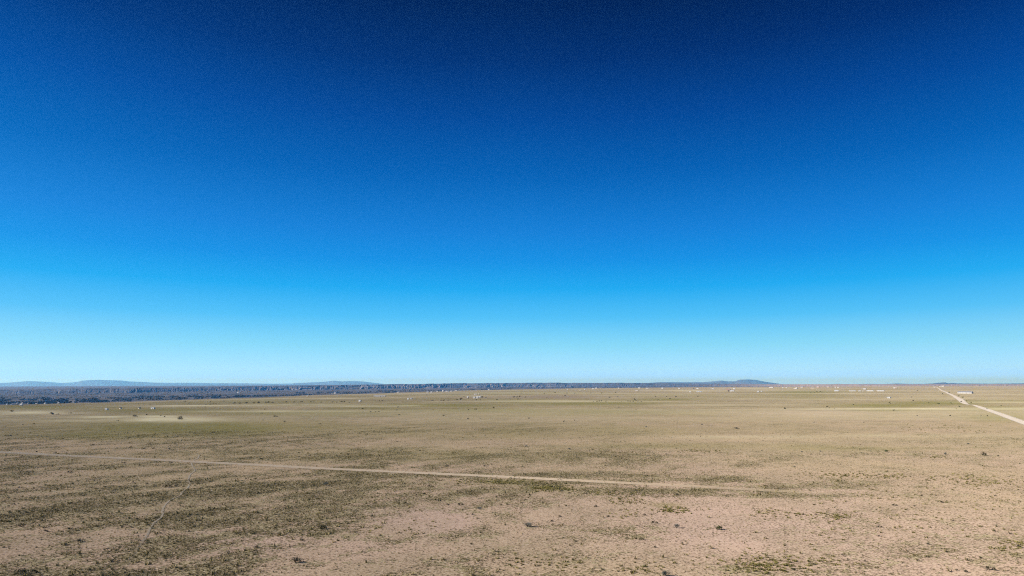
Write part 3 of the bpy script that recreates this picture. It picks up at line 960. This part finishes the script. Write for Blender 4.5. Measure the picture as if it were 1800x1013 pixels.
# looser shrubs nothing tells apart within their own patch of ground
GROUPS = [
    ('small dark shrubs scattered over the bottom left corner', 'small dark shrub among dark grass streaks in the bottom left corner', 'darkleaf', .7,
     [(37, 1009, 26), (60, 1007, 18), (195, 988, 12), (218, 1001, 9), (158, 1003, 9), (140, 953, 18), (36, 925, 12), (52, 931, 8), (80, 935, 13), (222, 920, 9), (230, 928, 9), (245, 951, 8), (125, 885, 9), (24, 887, 8)]),
    ('dark shrubs strung around the footpath', 'low dark shrub beside the winding footpath at left', 'darkleaf', .6,
     [(295, 857, 16), (310, 856, 10), (276, 911, 10), (240, 913, 8), (417, 999, 6), (405, 1001, 5), (217, 814, 8), (300, 814, 6)]),
    ('dark specks above the dirt track at left', 'tiny dark shrub above the left stretch of the dirt track', 'darkleaf', .9,
     [(17, 767, 8), (10, 766, 5), (31, 765, 4), (53, 762, 5), (252, 790, 8), (270, 789, 6), (230, 787, 7), (162, 783, 8), (297, 790, 6), (375, 761, 6), (9, 751, 3), (40, 747, 4), (60, 746, 5), (295, 768, 4), (97, 797, 6), (64, 795, 6), (333, 760, 4)]),
    ('dark specks on the sand below the photo centre', 'tiny dark shrub on pinkish sand below the photo centre', 'darkleaf', .8,
     [(712, 885, 9), (881, 888, 7), (830, 905, 7), (815, 896, 5), (828, 957, 7), (785, 948, 6), (747, 869, 8), (756, 856, 10), (735, 867, 5), (664, 861, 7), (462, 996, 7), (589, 1002, 6), (723, 999, 5), (669, 942, 7), (650, 977, 6), (631, 995, 5), (450, 963, 12), (455, 868, 8), (440, 908, 7)]),
    ('tiny dark shrubs dotted along the dirt track middle', 'tiny shrub near the middle stretch of the dirt track', 'darkleaf', .8,
     [(562, 746, 6), (500, 741, 5), (460, 808, 7), (580, 837, 6), (528, 831, 4), (786, 820, 8), (705, 792, 5), (738, 793, 6), (853, 820, 8), (858, 818, 5), (612, 799, 7), (754, 834, 4), (555, 836, 4), (698, 777, 5)]),
    ('dark dots on the sand right of centre', 'tiny dark shrub on sand right of the photo centre', 'darkleaf', .9,
     [(1150, 920, 13), (1069, 909, 9), (1129, 949, 8), (1151, 963, 8), (1012, 953, 9), (990, 946, 6), (984, 909, 9), (970, 917, 8), (981, 844, 4), (1190, 871, 9), (1189, 881, 5), (1146, 905, 6), (1121, 876, 4), (1095, 866, 4), (1047, 891, 9), (1133, 906, 7), (1134, 906, 5), (1000, 867, 4), (1075, 985, 5), (1008, 863, 4), (955, 884, 4), (905, 873, 5)]),
    ('dark dots on the sand at lower right', 'tiny dark shrub on pale sand in the lower right', 'darkleaf', .9,
     [(1572, 889, 11), (1776, 939, 9), (1631, 957, 9), (1482, 976, 8), (1614, 986, 8), (1682, 1003, 7), (1697, 1006, 10), (1740, 1002, 18), (1395, 1002, 10), (1545, 943, 8), (1434, 905, 6), (1607, 890, 6), (1656, 884, 9), (1383, 966, 4), (1490, 984, 6), (1724, 981, 8), (1620, 872, 7), (1664, 882, 6), (1750, 872, 5), (1520, 987, 7), (1588, 990, 7), (1430, 993, 9), (1790, 962, 12), (1660, 994, 4), (1718, 971, 4), (1546, 927, 9), (1449, 903, 5)]),
    ('low shrubs on the tan plain right of centre', 'tiny shrub on the tan plain above the fading dirt track at right', 'sage', .7,
     [(1408, 795, 7), (1443, 794, 6), (1523, 799, 5), (1512, 790, 5), (1396, 821, 6), (1340, 793, 5), (1432, 743, 5), (1519, 743, 5), (1137, 751, 6), (1235, 747, 6), (1001, 819, 5), (1002, 790, 8), (955, 772, 4), (1066, 758, 3), (927, 785, 7), (1798, 839, 5), (1775, 838, 4), (1700, 781, 8)]),
    ('brush line at left below the valley', 'dark low bush in the broken brush line left of centre', 'darkleaf', .9,
     [(412, 709.6, 7), (422, 709.6, 6), (434, 709.4, 7), (446, 709.2, 6), (455, 708.8, 7), (470, 708.4, 8), (479, 708.3, 5), (503, 707.4, 5), (517, 707.6, 5), (530, 707.2, 6), (546, 707.2, 5), (551, 707.4, 4), (565, 707.8, 4), (585, 707.6, 5), (592, 707.6, 4), (601, 707, 6), (606, 706.8, 5), (614, 708.4, 3)]),
    ('dots above the brush line at left', 'tiny dark bush above the left end of the brush line', 'darkleaf', .9,
     [(332, 709.6, 4), (325, 706.2, 5), (370, 707.2, 4), (393, 705.8, 4), (362, 711.5, 4), (360, 716, 4), (369, 711.3, 4), (375, 710.6, 4), (380, 710.4, 3), (243, 710.8, 4), (252, 711, 3), (264, 711.6, 3)]),
    ('low bushes left of centre under the white house', 'tiny dark bush on the plain left of centre', 'darkleaf', .8,
     [(466, 720, 4), (460, 727, 5), (462, 739, 4), (500, 742, 4), (637, 719.3, 6), (638, 724.8, 3), (652, 724.8, 5), (660, 724.6, 4), (666, 724.3, 5), (674, 720, 4), (700, 716.3, 5), (698, 721.3, 4), (761, 721, 3), (868, 717.5, 6), (824, 721, 4), (667, 705.3, 4), (672, 705.1, 4)]),
    ('brush line under the farm cluster', 'dark low bush in the brush line beside the white farm cluster', 'darkleaf', .8,
     [(760, 704.8, 5), (776, 704.6, 5), (781, 704.6, 6), (788, 704.2, 5), (804, 703.4, 5), (815.5, 698, 4), (823, 700.8, 4), (854, 699.6, 4), (874, 703, 5), (897, 702.2, 4), (750, 694.8, 3), (731, 702, 3), (725, 701.8, 3)]),
    ('bushes in the brown band right of the farm', 'dark bush in the brown band right of the farm cluster', 'darkleaf', 1.0,
     [(904, 699, 5), (909, 699, 5), (914, 698, 5), (924, 699, 5), (910, 702.5, 5), (961, 700, 3), (993, 696.8, 5), (916, 691.8, 3), (957, 692.8, 3), (976, 690.8, 4), (997, 691.8, 4), (1010, 692, 3), (1038, 691.6, 3), (1058, 691.8, 4), (1082, 690.8, 3)]),
    ('dark bush rows right of the photo centre', 'dark bush in the two short rows right of centre', 'darkleaf', .9,
     [(1049, 706.3, 4), (1053, 706, 5), (1057, 705.5, 4), (1065, 706.2, 4), (1043, 706.5, 3), (1104, 705.8, 4), (1108, 706, 4), (1113, 706.2, 5), (1118, 705.4, 4), (1122, 705.8, 4), (1116, 702.8, 6), (1093, 706, 3), (1127, 706.4, 4), (1072, 699.6, 5), (1085, 697.6, 3), (1089, 700.3, 3)]),
    ('dots across the plain right of centre', 'tiny dark bush on the far plain right of centre', 'darkleaf', .9,
     [(1152, 698, 4), (1172, 697.8, 4), (1188, 698, 5), (1227, 697.4, 4), (1157, 703.5, 4), (1178, 701.5, 4), (1088, 717, 3), (1052, 718, 3), (1118, 721, 3), (1010, 739.5, 4), (1148, 709, 3), (1185, 741, 3)]),
    ('dark bushes on the far plain at right', 'dark bush on the far plain below the row of long white buildings', 'darkleaf', 1.0,
     [(1425, 691.3, 3), (1432, 691.2, 3), (1436, 689.2, 4), (1442, 689.3, 4), (1445, 690, 3), (1373, 686, 3), (1455, 715.5, 6), (1458, 718, 4), (1467, 718.5, 3), (1412, 716.5, 3), (1380, 719, 6), (1500, 711.8, 4), (1572, 722, 6), (1605, 704.8, 4), (1602, 698.8, 4), (1633, 708.2, 3), (1657, 693.2, 4), (1613, 687.5, 3), (1577, 682.6, 3), (1583, 682.6, 3), (1565, 709.8, 3)]),
    ('yellow green bushes along the far gravel road', 'dull bush beside the far end of the gravel road', 'greenleaf', .9,
     [(1668, 690.4, 5), (1685, 696, 5), (1692, 699.3, 6), (1681, 719.3, 4), (1735, 719, 4), (1760, 714, 4), (1699, 704.5, 3)]),
]
for (grp, label, kind, hf, pts) in GROUPS:
    for (px, row, w) in pts:
        shrub(px, row, w, kind, label, grp, hf * random.uniform(0.8, 1.2))

# ------------------------------------------------------------------ woodland on the valley floor (uncountable far trees)
TREES = []
for _ in range(6):
    v, f, tt = leaf_cloud(1.0, 1.0, 0.75, 70, rs, 0.12, 5, 0.12)
    q = np.concatenate([f[:, [0, 1, 2]], f[:, [0, 2, 3]]])
    TREES.append((v, q, tt))
tx, ts = [], []
BANDS = [(0, 230, 700, 711, 1500), (0, 120, 703, 712, 500), (230, 460, 697, 704, 900), (330, 560, 695, 700, 500), (520, 700, 690, 694.5, 420), (660, 900, 686, 689.5, 380), (850, 1180, 680.5, 683, 700), (1100, 1420, 679.5, 681, 300), (0, 500, 689, 697, 260)]
for (x0, x1, r0, r1, n) in BANDS:
    for _ in range(n):
        px = random.uniform(x0, x1)
        e = float(np.interp(px, PX, EDGE_ROW))
        row = random.uniform(r0, r1)
        if x1 < 1000 and vnoise(px / 14, row / 1.6, 400) < 0.42: continue
        if px < 900 and row > e - 0.4: row = e - random.uniform(0.3, 2.0)
        p = at(px, row)
        if math.hypot(p.x, p.y) < tab(math.atan2(p.x, p.y), DE) * 1.12: continue
        tx.append((p.x, p.y)); ts.append(random.uniform(5, 11) * (1.0 if p.y < 5000 else 1.5))
tx = np.array(tx)
w_ = scatter('valley_woodland', tx, np.array(ts), rng.uniform(0, 1, len(tx)), TREES, M['valleyleaf'])
tag(w_, 'dark far off trees massed along the blue valley floor', 'woodland')
print('valley trees', len(tx))

# ------------------------------------------------------------------ buildings


def box(V_, F_, x0, x1, y0, y1, z0, z1):
    n = len(V_)
    V_ += [(x0, y0, z0), (x1, y0, z0), (x1, y1, z0), (x0, y1, z0), (x0, y0, z1), (x1, y0, z1), (x1, y1, z1), (x0, y1, z1)]
    F_ += [(n, n + 3, n + 2, n + 1), (n + 4, n + 5, n + 6, n + 7), (n, n + 1, n + 5, n + 4), (n + 1, n + 2, n + 6, n + 5), (n + 2, n + 3, n + 7, n + 6), (n + 3, n, n + 4, n + 7)]


def obj_of(name, V_, F_, mat, parent):
    me = bpy.data.meshes.new(name)
    me.from_pydata(V_, [], F_); me.update()
    me.materials.append(mat)
    o = bpy.data.objects.new(name, me); col.objects.link(o)
    o.parent = parent
    return o


def house(px, row, w, h, label, group=None, wall='white', roof='metalroof', rot=0.0, depth=0.55, pitch=0.22, name='house', cat='house', detail=None):
    p = at(px, row)
    W = w * 0.86 * p.y / F; H = max(h * 0.92 * p.y / F, 2.1)
    D = max(min(W * depth, 14.0), 2.2)
    e = bpy.data.objects.new(name, None); col.objects.link(e)
    e.location = p
    face = -math.atan2(p.x, p.y)      # long side turned towards the camera side
    e.rotation_euler = (0, 0, face - R(abs(rot) + (8 if px < 950 else 14)))
    tag(e, label, cat, group)
    rh = D * pitch if pitch else 0.0
    rh = min(rh, H * 0.5)
    hw = H - rh
    V_, F_ = [], []
    # walls with gable ends
    a, b_ = W / 2, D / 2
    V_ = [(-a, -b_, -1), (a, -b_, -1), (a, b_, -1), (-a, b_, -1), (-a, -b_, hw), (a, -b_, hw), (a, b_, hw), (-a, b_, hw), (-a, 0, hw + rh * 0.98), (a, 0, hw + rh * 0.98)]
    F_ = [(0, 1, 5, 4), (2, 3, 7, 6), (1, 2, 6, 9, 5), (3, 0, 4, 8, 7), (0, 3, 2, 1), (4, 5, 9, 8), (6, 7, 8, 9)]
    obj_of('wall', V_, F_, M[wall], e)
    o_ = 0.35
    V_, F_ = [], []
    zr = hw + rh + 0.12
    ze = hw - o_ * (rh / b_) + 0.06
    A, B = a + o_, b_ + o_
    V_ = [(-A, -B, ze), (A, -B, ze), (A, 0, zr), (-A, 0, zr), (A, B, ze), (-A, B, ze)]
    V_ += [(x, y, z + 0.14) for (x, y, z) in V_]
    F_ = [(0, 3, 2, 1), (3, 5, 4, 2), (6, 7, 8, 9), (9, 8, 10, 11), (0, 1, 7, 6), (4, 5, 11, 10), (1, 2, 8, 7), (2, 4, 10, 8), (0, 6, 9, 3), (3, 9, 11, 5)]
    obj_of('roof', V_, F_, M[roof], e)
    if detail is None: detail = p.y < 3800
    if detail and W > 3:
        V_, F_ = [], []
        dx = W * 0.12
        box(V_, F_, dx - 0.5, dx + 0.5, -b_ - 0.06, -b_ + 0.05, 0.05, min(2.1, hw - 0.2))
        obj_of('door', V_, F_, M['doorp'], e)
        xs = [-W * 0.3] + ([W * 0.34] if W > 7 else []) + ([-W * .42, W * 0.44, -W * 0.12] if W > 18 else [])
        for x in xs:
            V_, F_ = [], []
            box(V_, F_, x - 0.6, x + 0.6, -b_ - 0.05, -b_ + 0.05, 0.9, min(1.9, hw - 0.25))
            obj_of('window', V_, F_, M['glass'], e)
    return e


HG = 'buildings scattered over the far plain'
H_ = [
    # left, near group (row is the ground line)
    (187.5, 721.2, 5.4, 3.4, 'white trailer house casting a long dark shadow, leftmost of four small buildings', dict(rot=46, depth=.75, pitch=.12)),
    (212, 719.0, 3.0, 2.8, 'small pale shed, half lit and half dark, second of four from the left', dict(rot=46, depth=1.1, wall='cream', roof='darkroof', name='shed', cat='shed')),
    (245.2, 718.8, 2.4, 2.8, 'small brown shed, mostly dark, third of four from the left', dict(rot=46, depth=1.3, wall='cream', roof='darkroof', name='shed', cat='shed')),
    (269, 719.3, 8.5, 2.9, 'white house with dark right end, rightmost of four small buildings at left', dict(rot=44, depth=.32, pitch=.10)),
    (633, 706.2, 4.4, 2.6, 'small white house with dark right wall beyond the brush line, left of centre', dict(rot=42, depth=.8)),
    (667.5, 697.4, 24, 1.9, 'very long low white shed at the valley edge left of centre', dict(depth=.2, rot=12, pitch=.1, name='barn', cat='barn')),
    (717.5, 702.3, 3.2, 2.0, 'small white house, left one of a pair below the valley rim', dict(rot=25)),
    (722.6, 702.0, 3.4, 2.0, 'small white house, right one of a pair below the valley rim', dict(rot=25)),
    # valley rim row
    (752, 690.2, 4.5, 1.4, 'pale low house at the left end of the valley rim row', dict(wall='cream', rot=20)),
    (758.4, 690.2, 3.6, 1.8, 'bright white house second from left on the valley rim', dict(rot=25)),
    (768.6, 689.4, 3, 1.6, 'small white house third from left on the valley rim', dict(rot=25)),
    (778.7, 689.0, 2.2, 3.2, 'tall narrow white house on the valley rim', dict(rot=30, depth=.9, pitch=.3)),
    (786, 688.9, 6.2, 1.8, 'long white house right of the tall narrow one on the rim', dict(rot=15)),
    (793.6, 688.9, 4.2, 1.8, 'white house at the right end of the bright rim row', dict(rot=15)),
    (801.5, 687.8, 5, 1.4, 'pale cream house beyond the bright rim row', dict(wall='cream', rot=10)),
    (859.3, 685.8, 3, 1.4, 'tiny white house alone on the rim right of the row', dict(rot=20)),
    # farm cluster
    (834, 700.2, 5, 2.6, 'leftmost bright white building of the farm cluster', dict(rot=30)),
    (839.4, 700.4, 4.6, 3.2, 'middle tall white building of the farm cluster', dict(rot=30)),
    (843.3, 699.0, 4.4, 2.2, 'right white building of the farm cluster', dict(rot=25)),
    (836, 694.2, 5.6, 1.6, 'long cream house standing behind the farm cluster', dict(wall='cream', rot=15)),
    (841.6, 694.0, 2.4, 2.0, 'small pale house at the right end behind the farm cluster', dict(wall='cream', rot=25)),
    (822.3, 699.0, 2.8, 1.5, 'small white shed left of the farm cluster', dict(rot=25, name='shed', cat='shed')),
    # centre right, along the horizon
    (997.5, 685.2, 2.4, 1.6, 'tiny white house, first of the string right of centre', dict(rot=15)),
    (1028, 685.2, 3.2, 1.5, 'tiny white house, second of the string right of centre', dict(rot=15)),
    (1042.6, 684.4, 3.4, 1.6, 'tiny white house, third of the string right of centre', dict(rot=10)),
    (1048, 683.2, 3.0, 1.7, 'tiny white house behind the third of the string', dict(rot=10)),
    (1020, 686.6, 3.4, 1.1, 'faint pale house in front of the string right of centre', dict(wall='cream', rot=10)),
    (1087.6, 683.0, 2.4, 1.4, 'tiny white house alone in the middle of the string', dict(rot=10)),
    (1124, 683.0, 4.4, 1.8, 'brighter white house right of the middle of the string', dict(rot=5)),
    (1119.6, 687.2, 5.8, 1.2, 'pale low building in front of the brighter white house', dict(wall='cream', rot=5)),
    (1138, 683.2, 6, 1.2, 'pale wide building right of the brighter white house', dict(wall='cream', rot=5)),
    (1164.6, 683.2, 4, 1.7, 'white house left of the long pale fence like strip', dict(rot=-10)),
    (1194, 683.8, 4, 1.8, 'white house with a dark tree at its right on the horizon', dict(rot=0)),
    (1213.4, 689.6, 2.8, 1.9, 'small white house left of the long white one near the skyline', dict(rot=25)),
    (1229, 689.4, 10, 1.7, 'long low white building near the skyline', dict(rot=0, depth=.3, pitch=.15)),
    (1226.5, 683.6, 4.5, 1.9, 'grey and white house behind the long low building', dict(roof='greyroof', rot=10)),
    (1219.4, 683.6, 2.6, 1.6, 'dark shed left of the grey and white house', dict(wall='brownwall', roof='darkroof', name='shed', cat='shed')),
    (1253, 684, 4, 1.5, 'white house alone between the long building and the red roofs', dict(rot=0)),
    (1280, 685.4, 9, 1.7, 'house with a wide reddish roof below the flat topped mountain', dict(wall='pinkwall', roof='redroof', depth=.4)),
    (1280.8, 688.4, 2.6, 2.2, 'dark shed in front of the reddish roof', dict(wall='brownwall', roof='darkroof', name='shed', cat='shed')),
    (1287, 688.2, 7.6, 1.9, 'white house right of the dark shed below the flat topped mountain', dict(rot=5, depth=.5)),
    (1290.5, 684.4, 3.4, 2.2, 'tall white house behind the white house below the mountain', dict(rot=10)),
    (1333, 689.0, 3.8, 1.8, 'white house, left of a close pair right of the mountain', dict(rot=10)),
    (1338.6, 689.0, 3.4, 1.8, 'white house, right of a close pair right of the mountain', dict(rot=10)),
    (1355.6, 682.0, 7.8, 1.8, 'wide white building at the foot of the mountain slope', dict(rot=0, depth=.4)),
    (1376.2, 682.4, 2.4, 1.5, 'tiny white house, left of two right of the wide white building', dict()),
    (1382.3, 682.4, 2.8, 1.5, 'tiny white house, right of two right of the wide white building', dict()),
    (1396.6, 683.6, 3, 1.4, 'pale house left of the slanting white roof', dict(wall='cream')),
    (1400.2, 683.8, 3, 2.6, 'white house with a steep slanting roof', dict(rot=35, depth=.9, pitch=.45)),
    (1409.6, 681.4, 5, 1.2, 'pale house behind the slanting white roof', dict(wall='cream')),
    (1428.6, 682.8, 8, 1.5, 'wide cream building with a dark roof on the skyline', dict(wall='cream', roof='greyroof', depth=.3)),
    (1437.6, 681.6, 4, 2.2, 'upright pale pink house right of the wide cream building', dict(wall='pinkwall')),
    (1455.4, 681.2, 3, 1.4, 'tiny pale house left of the white pair on the skyline', dict(wall='cream')),
    (1468.3, 681.7, 2.2, 1.5, 'tiny white house, left of a pair above the small barn', dict()),
    (1473.2, 681.8, 2.8, 1.6, 'tiny white house, right of a pair above the small barn', dict()),
    (1470.8, 688.0, 7.8, 2.2, 'white barn with a dark doorway, left of the long white row', dict(rot=0, depth=.6, pitch=.35, name='barn', cat='barn')),
    (1498.8, 688.0, 12, 1.6, 'long low white building, first of the row of three', dict(rot=0, depth=.22, pitch=.15)),
    (1511.4, 688.0, 5.4, 1.4, 'short white building between the first and second long ones', dict(rot=0, depth=.5)),
    (1517.2, 688.2, 2.2, 1.4, 'tiny white shed right of the short white building', dict(name='shed', cat='shed')),
    (1520.2, 684.6, 5.4, 1.7, 'white house standing behind the long white row', dict(rot=-10)),
    (1529.8, 688.0, 12.6, 2.0, 'long low white building, second of the row of three', dict(rot=0, depth=.22, pitch=.15)),
    (1547.8, 688.0, 13.4, 2.0, 'long low white building, last of the row of three', dict(rot=0, depth=.22, pitch=.15)),
    (1494.8, 678.4, 2.6, 1.2, 'tiny bright white building on the skyline beside the mast', dict()),
    (1572.2, 682.8, 3.0, 1.9, 'small white house, left of a pair at the skyline between shrubs', dict()),
    (1575.4, 682.4, 2.8, 1.5, 'small pale house, right of a pair at the skyline', dict(wall='pinkwall')),
    (1562.8, 700.2, 6.4, 2.3, 'white house with dark right end near a strip of pink soil', dict(rot=22, depth=.5, roof='metalroof')),
    (1697, 691.8, 25.5, 4.0, 'longest white barn, alone beside the gravel road at right', dict(rot=-6, depth=.35, pitch=.28, roof='greyroof', name='barn', cat='barn')),
    (1642.8, 681.2, 3.6, 1.2, 'pale house left of where the gravel road starts', dict(wall='cream')),
    (1652.4, 680.4, 2.2, 1.2, 'tiny white shed just above the start of the gravel road', dict(name='shed', cat='shed')),
    (1657.4, 679.8, 4.4, 1.8, 'white house above the start of the gravel road', dict()),
]
for (px, row, w, h, label, kw) in H_:
    house(px, row, w, h, label, HG, **kw)

TOWN = [(12.4, 712.4, 3), (16.6, 709.6, 3.6), (21.2, 711.2, 4), (31, 710, 3), (39.4, 709.8, 4.6), (50, 709.8, 3), (79.4, 710.4, 3.2), (88.6, 706.4, 3), (171, 707, 2.6), (176.6, 706.8, 2.4), (175, 697.6, 2.2), (64, 711, 3), (103, 709.8, 3), (112, 709.3, 3)]
for (px, row, w) in TOWN:
    house(px, row, w, 1.7, 'tiny pale house among dark trees in the valley town at far left', 'houses in the valley town', rot=random.uniform(20, 55), depth=.9, wall=random.choice(['white', 'cream', 'white']), detail=False)
house(37.4, 713.2, 4.4, 1.8, 'brightest white house at the near edge of the valley town', HG, rot=35, depth=.9)
house(130.4, 708.4, 3.8, 2.0, 'bright white house right of the valley town', HG, rot=40, depth=.9)
house(418.8, 691, 3, 2.0, 'white house alone on the blue valley floor', HG, rot=35, depth=.9)
house(583.6, 692.2, 2.4, 1.4, 'small white house, left of a pair among dark valley trees', HG, rot=30)
house(588.8, 692.0, 4.6, 1.6, 'larger white house, right of a pair among dark valley trees', HG, rot=30)
house(540.5, 697.4, 3, 1.2, 'tiny pale house at the dark valley rim left of the pair', HG, rot=30, wall='cream')
house(699.5, 690.6, 4, 1.2, 'faint pale house on the valley rim left of the bright row', HG, rot=20, wall='cream')


def mast(px, row, h, label):
    p = at(px, row)
    H = h * p.y / F
    e = bpy.data.objects.new('radio_mast', None); col.objects.link(e); e.location = p
    tag(e, label, 'mast', 'radio masts on the skyline')
    V_, F_ = [], []
    w = H * 0.035
    for (sx, sy) in ((-1, -1), (1, -1), (1, 1), (-1, 1)):
        box(V_, F_, sx * w - .22, sx * w + .22, sy * w - .22, sy * w + .22, -1, H)
    n = 12
    for k in range(n):
        z = H * (k + .5) / n
        for s in (-1, 1):
            box(V_, F_, -w, w, s * w - .12, s * w + .12, z - .15, z + .15)
            box(V_, F_, s * w - .12, s * w + .12, -w, w, z - .3, z - .02)
    obj_of('lattice', V_, F_, M['steel'], e)
    V_, F_ = [], []
    box(V_, F_, -w * 2.2, w * 2.2, -.3, .3, H * 0.86, H * 0.9)
    box(V_, F_, -w * 2.2, -w * 2.2 + .5, -.3, .3, H * 0.8, H * 0.86)
    box(V_, F_, w * 2.2 - .5, w * 2.2, -.3, .3, H * 0.8, H * 0.86)
    obj_of('crossarm', V_, F_, M['steel'], e)


mast(1501.5, 679.2, 6.4, 'thin grey mast on the skyline above the long white row')
mast(1560.5, 678.6, 5.4, 'thin dark mast on the skyline right of the long white row')

# ------------------------------------------------------------------ haze: the clear desert air over tens of kilometres
HAZE = 4.0e-5
me = bpy.data.meshes.new('haze')
V_, F_ = [], []
box(V_, F_, -49500, 49500, -49500, 49500, -900, 300)
me.from_pydata(V_, [], F_); me.update()
hz = bpy.data.objects.new('haze', me); col.objects.link(hz)
tag(hz, 'thin blue haze over the far plain and mountains', 'haze', kind='stuff')
hm = bpy.data.materials.new('haze')
hm.use_nodes = True
t = hm.node_tree
t.nodes.clear()
ho = N(t, 'ShaderNodeOutputMaterial')
pv = N(t, 'ShaderNodeVolumePrincipled')
pv.inputs['Color'].default_value = (0.12, 0.45, 1.0, 1)
pv.inputs['Absorption Color'].default_value = (1, 1, 1, 1)
pv.inputs['Density'].default_value = HAZE
pv.inputs['Anisotropy'].default_value = 0.25
hm.cycles.volume_sampling = 'DISTANCE'
hm.cycles.homogeneous_volume = True
t.links.new(pv.outputs[0], ho.inputs['Volume'])
me.materials.append(hm)
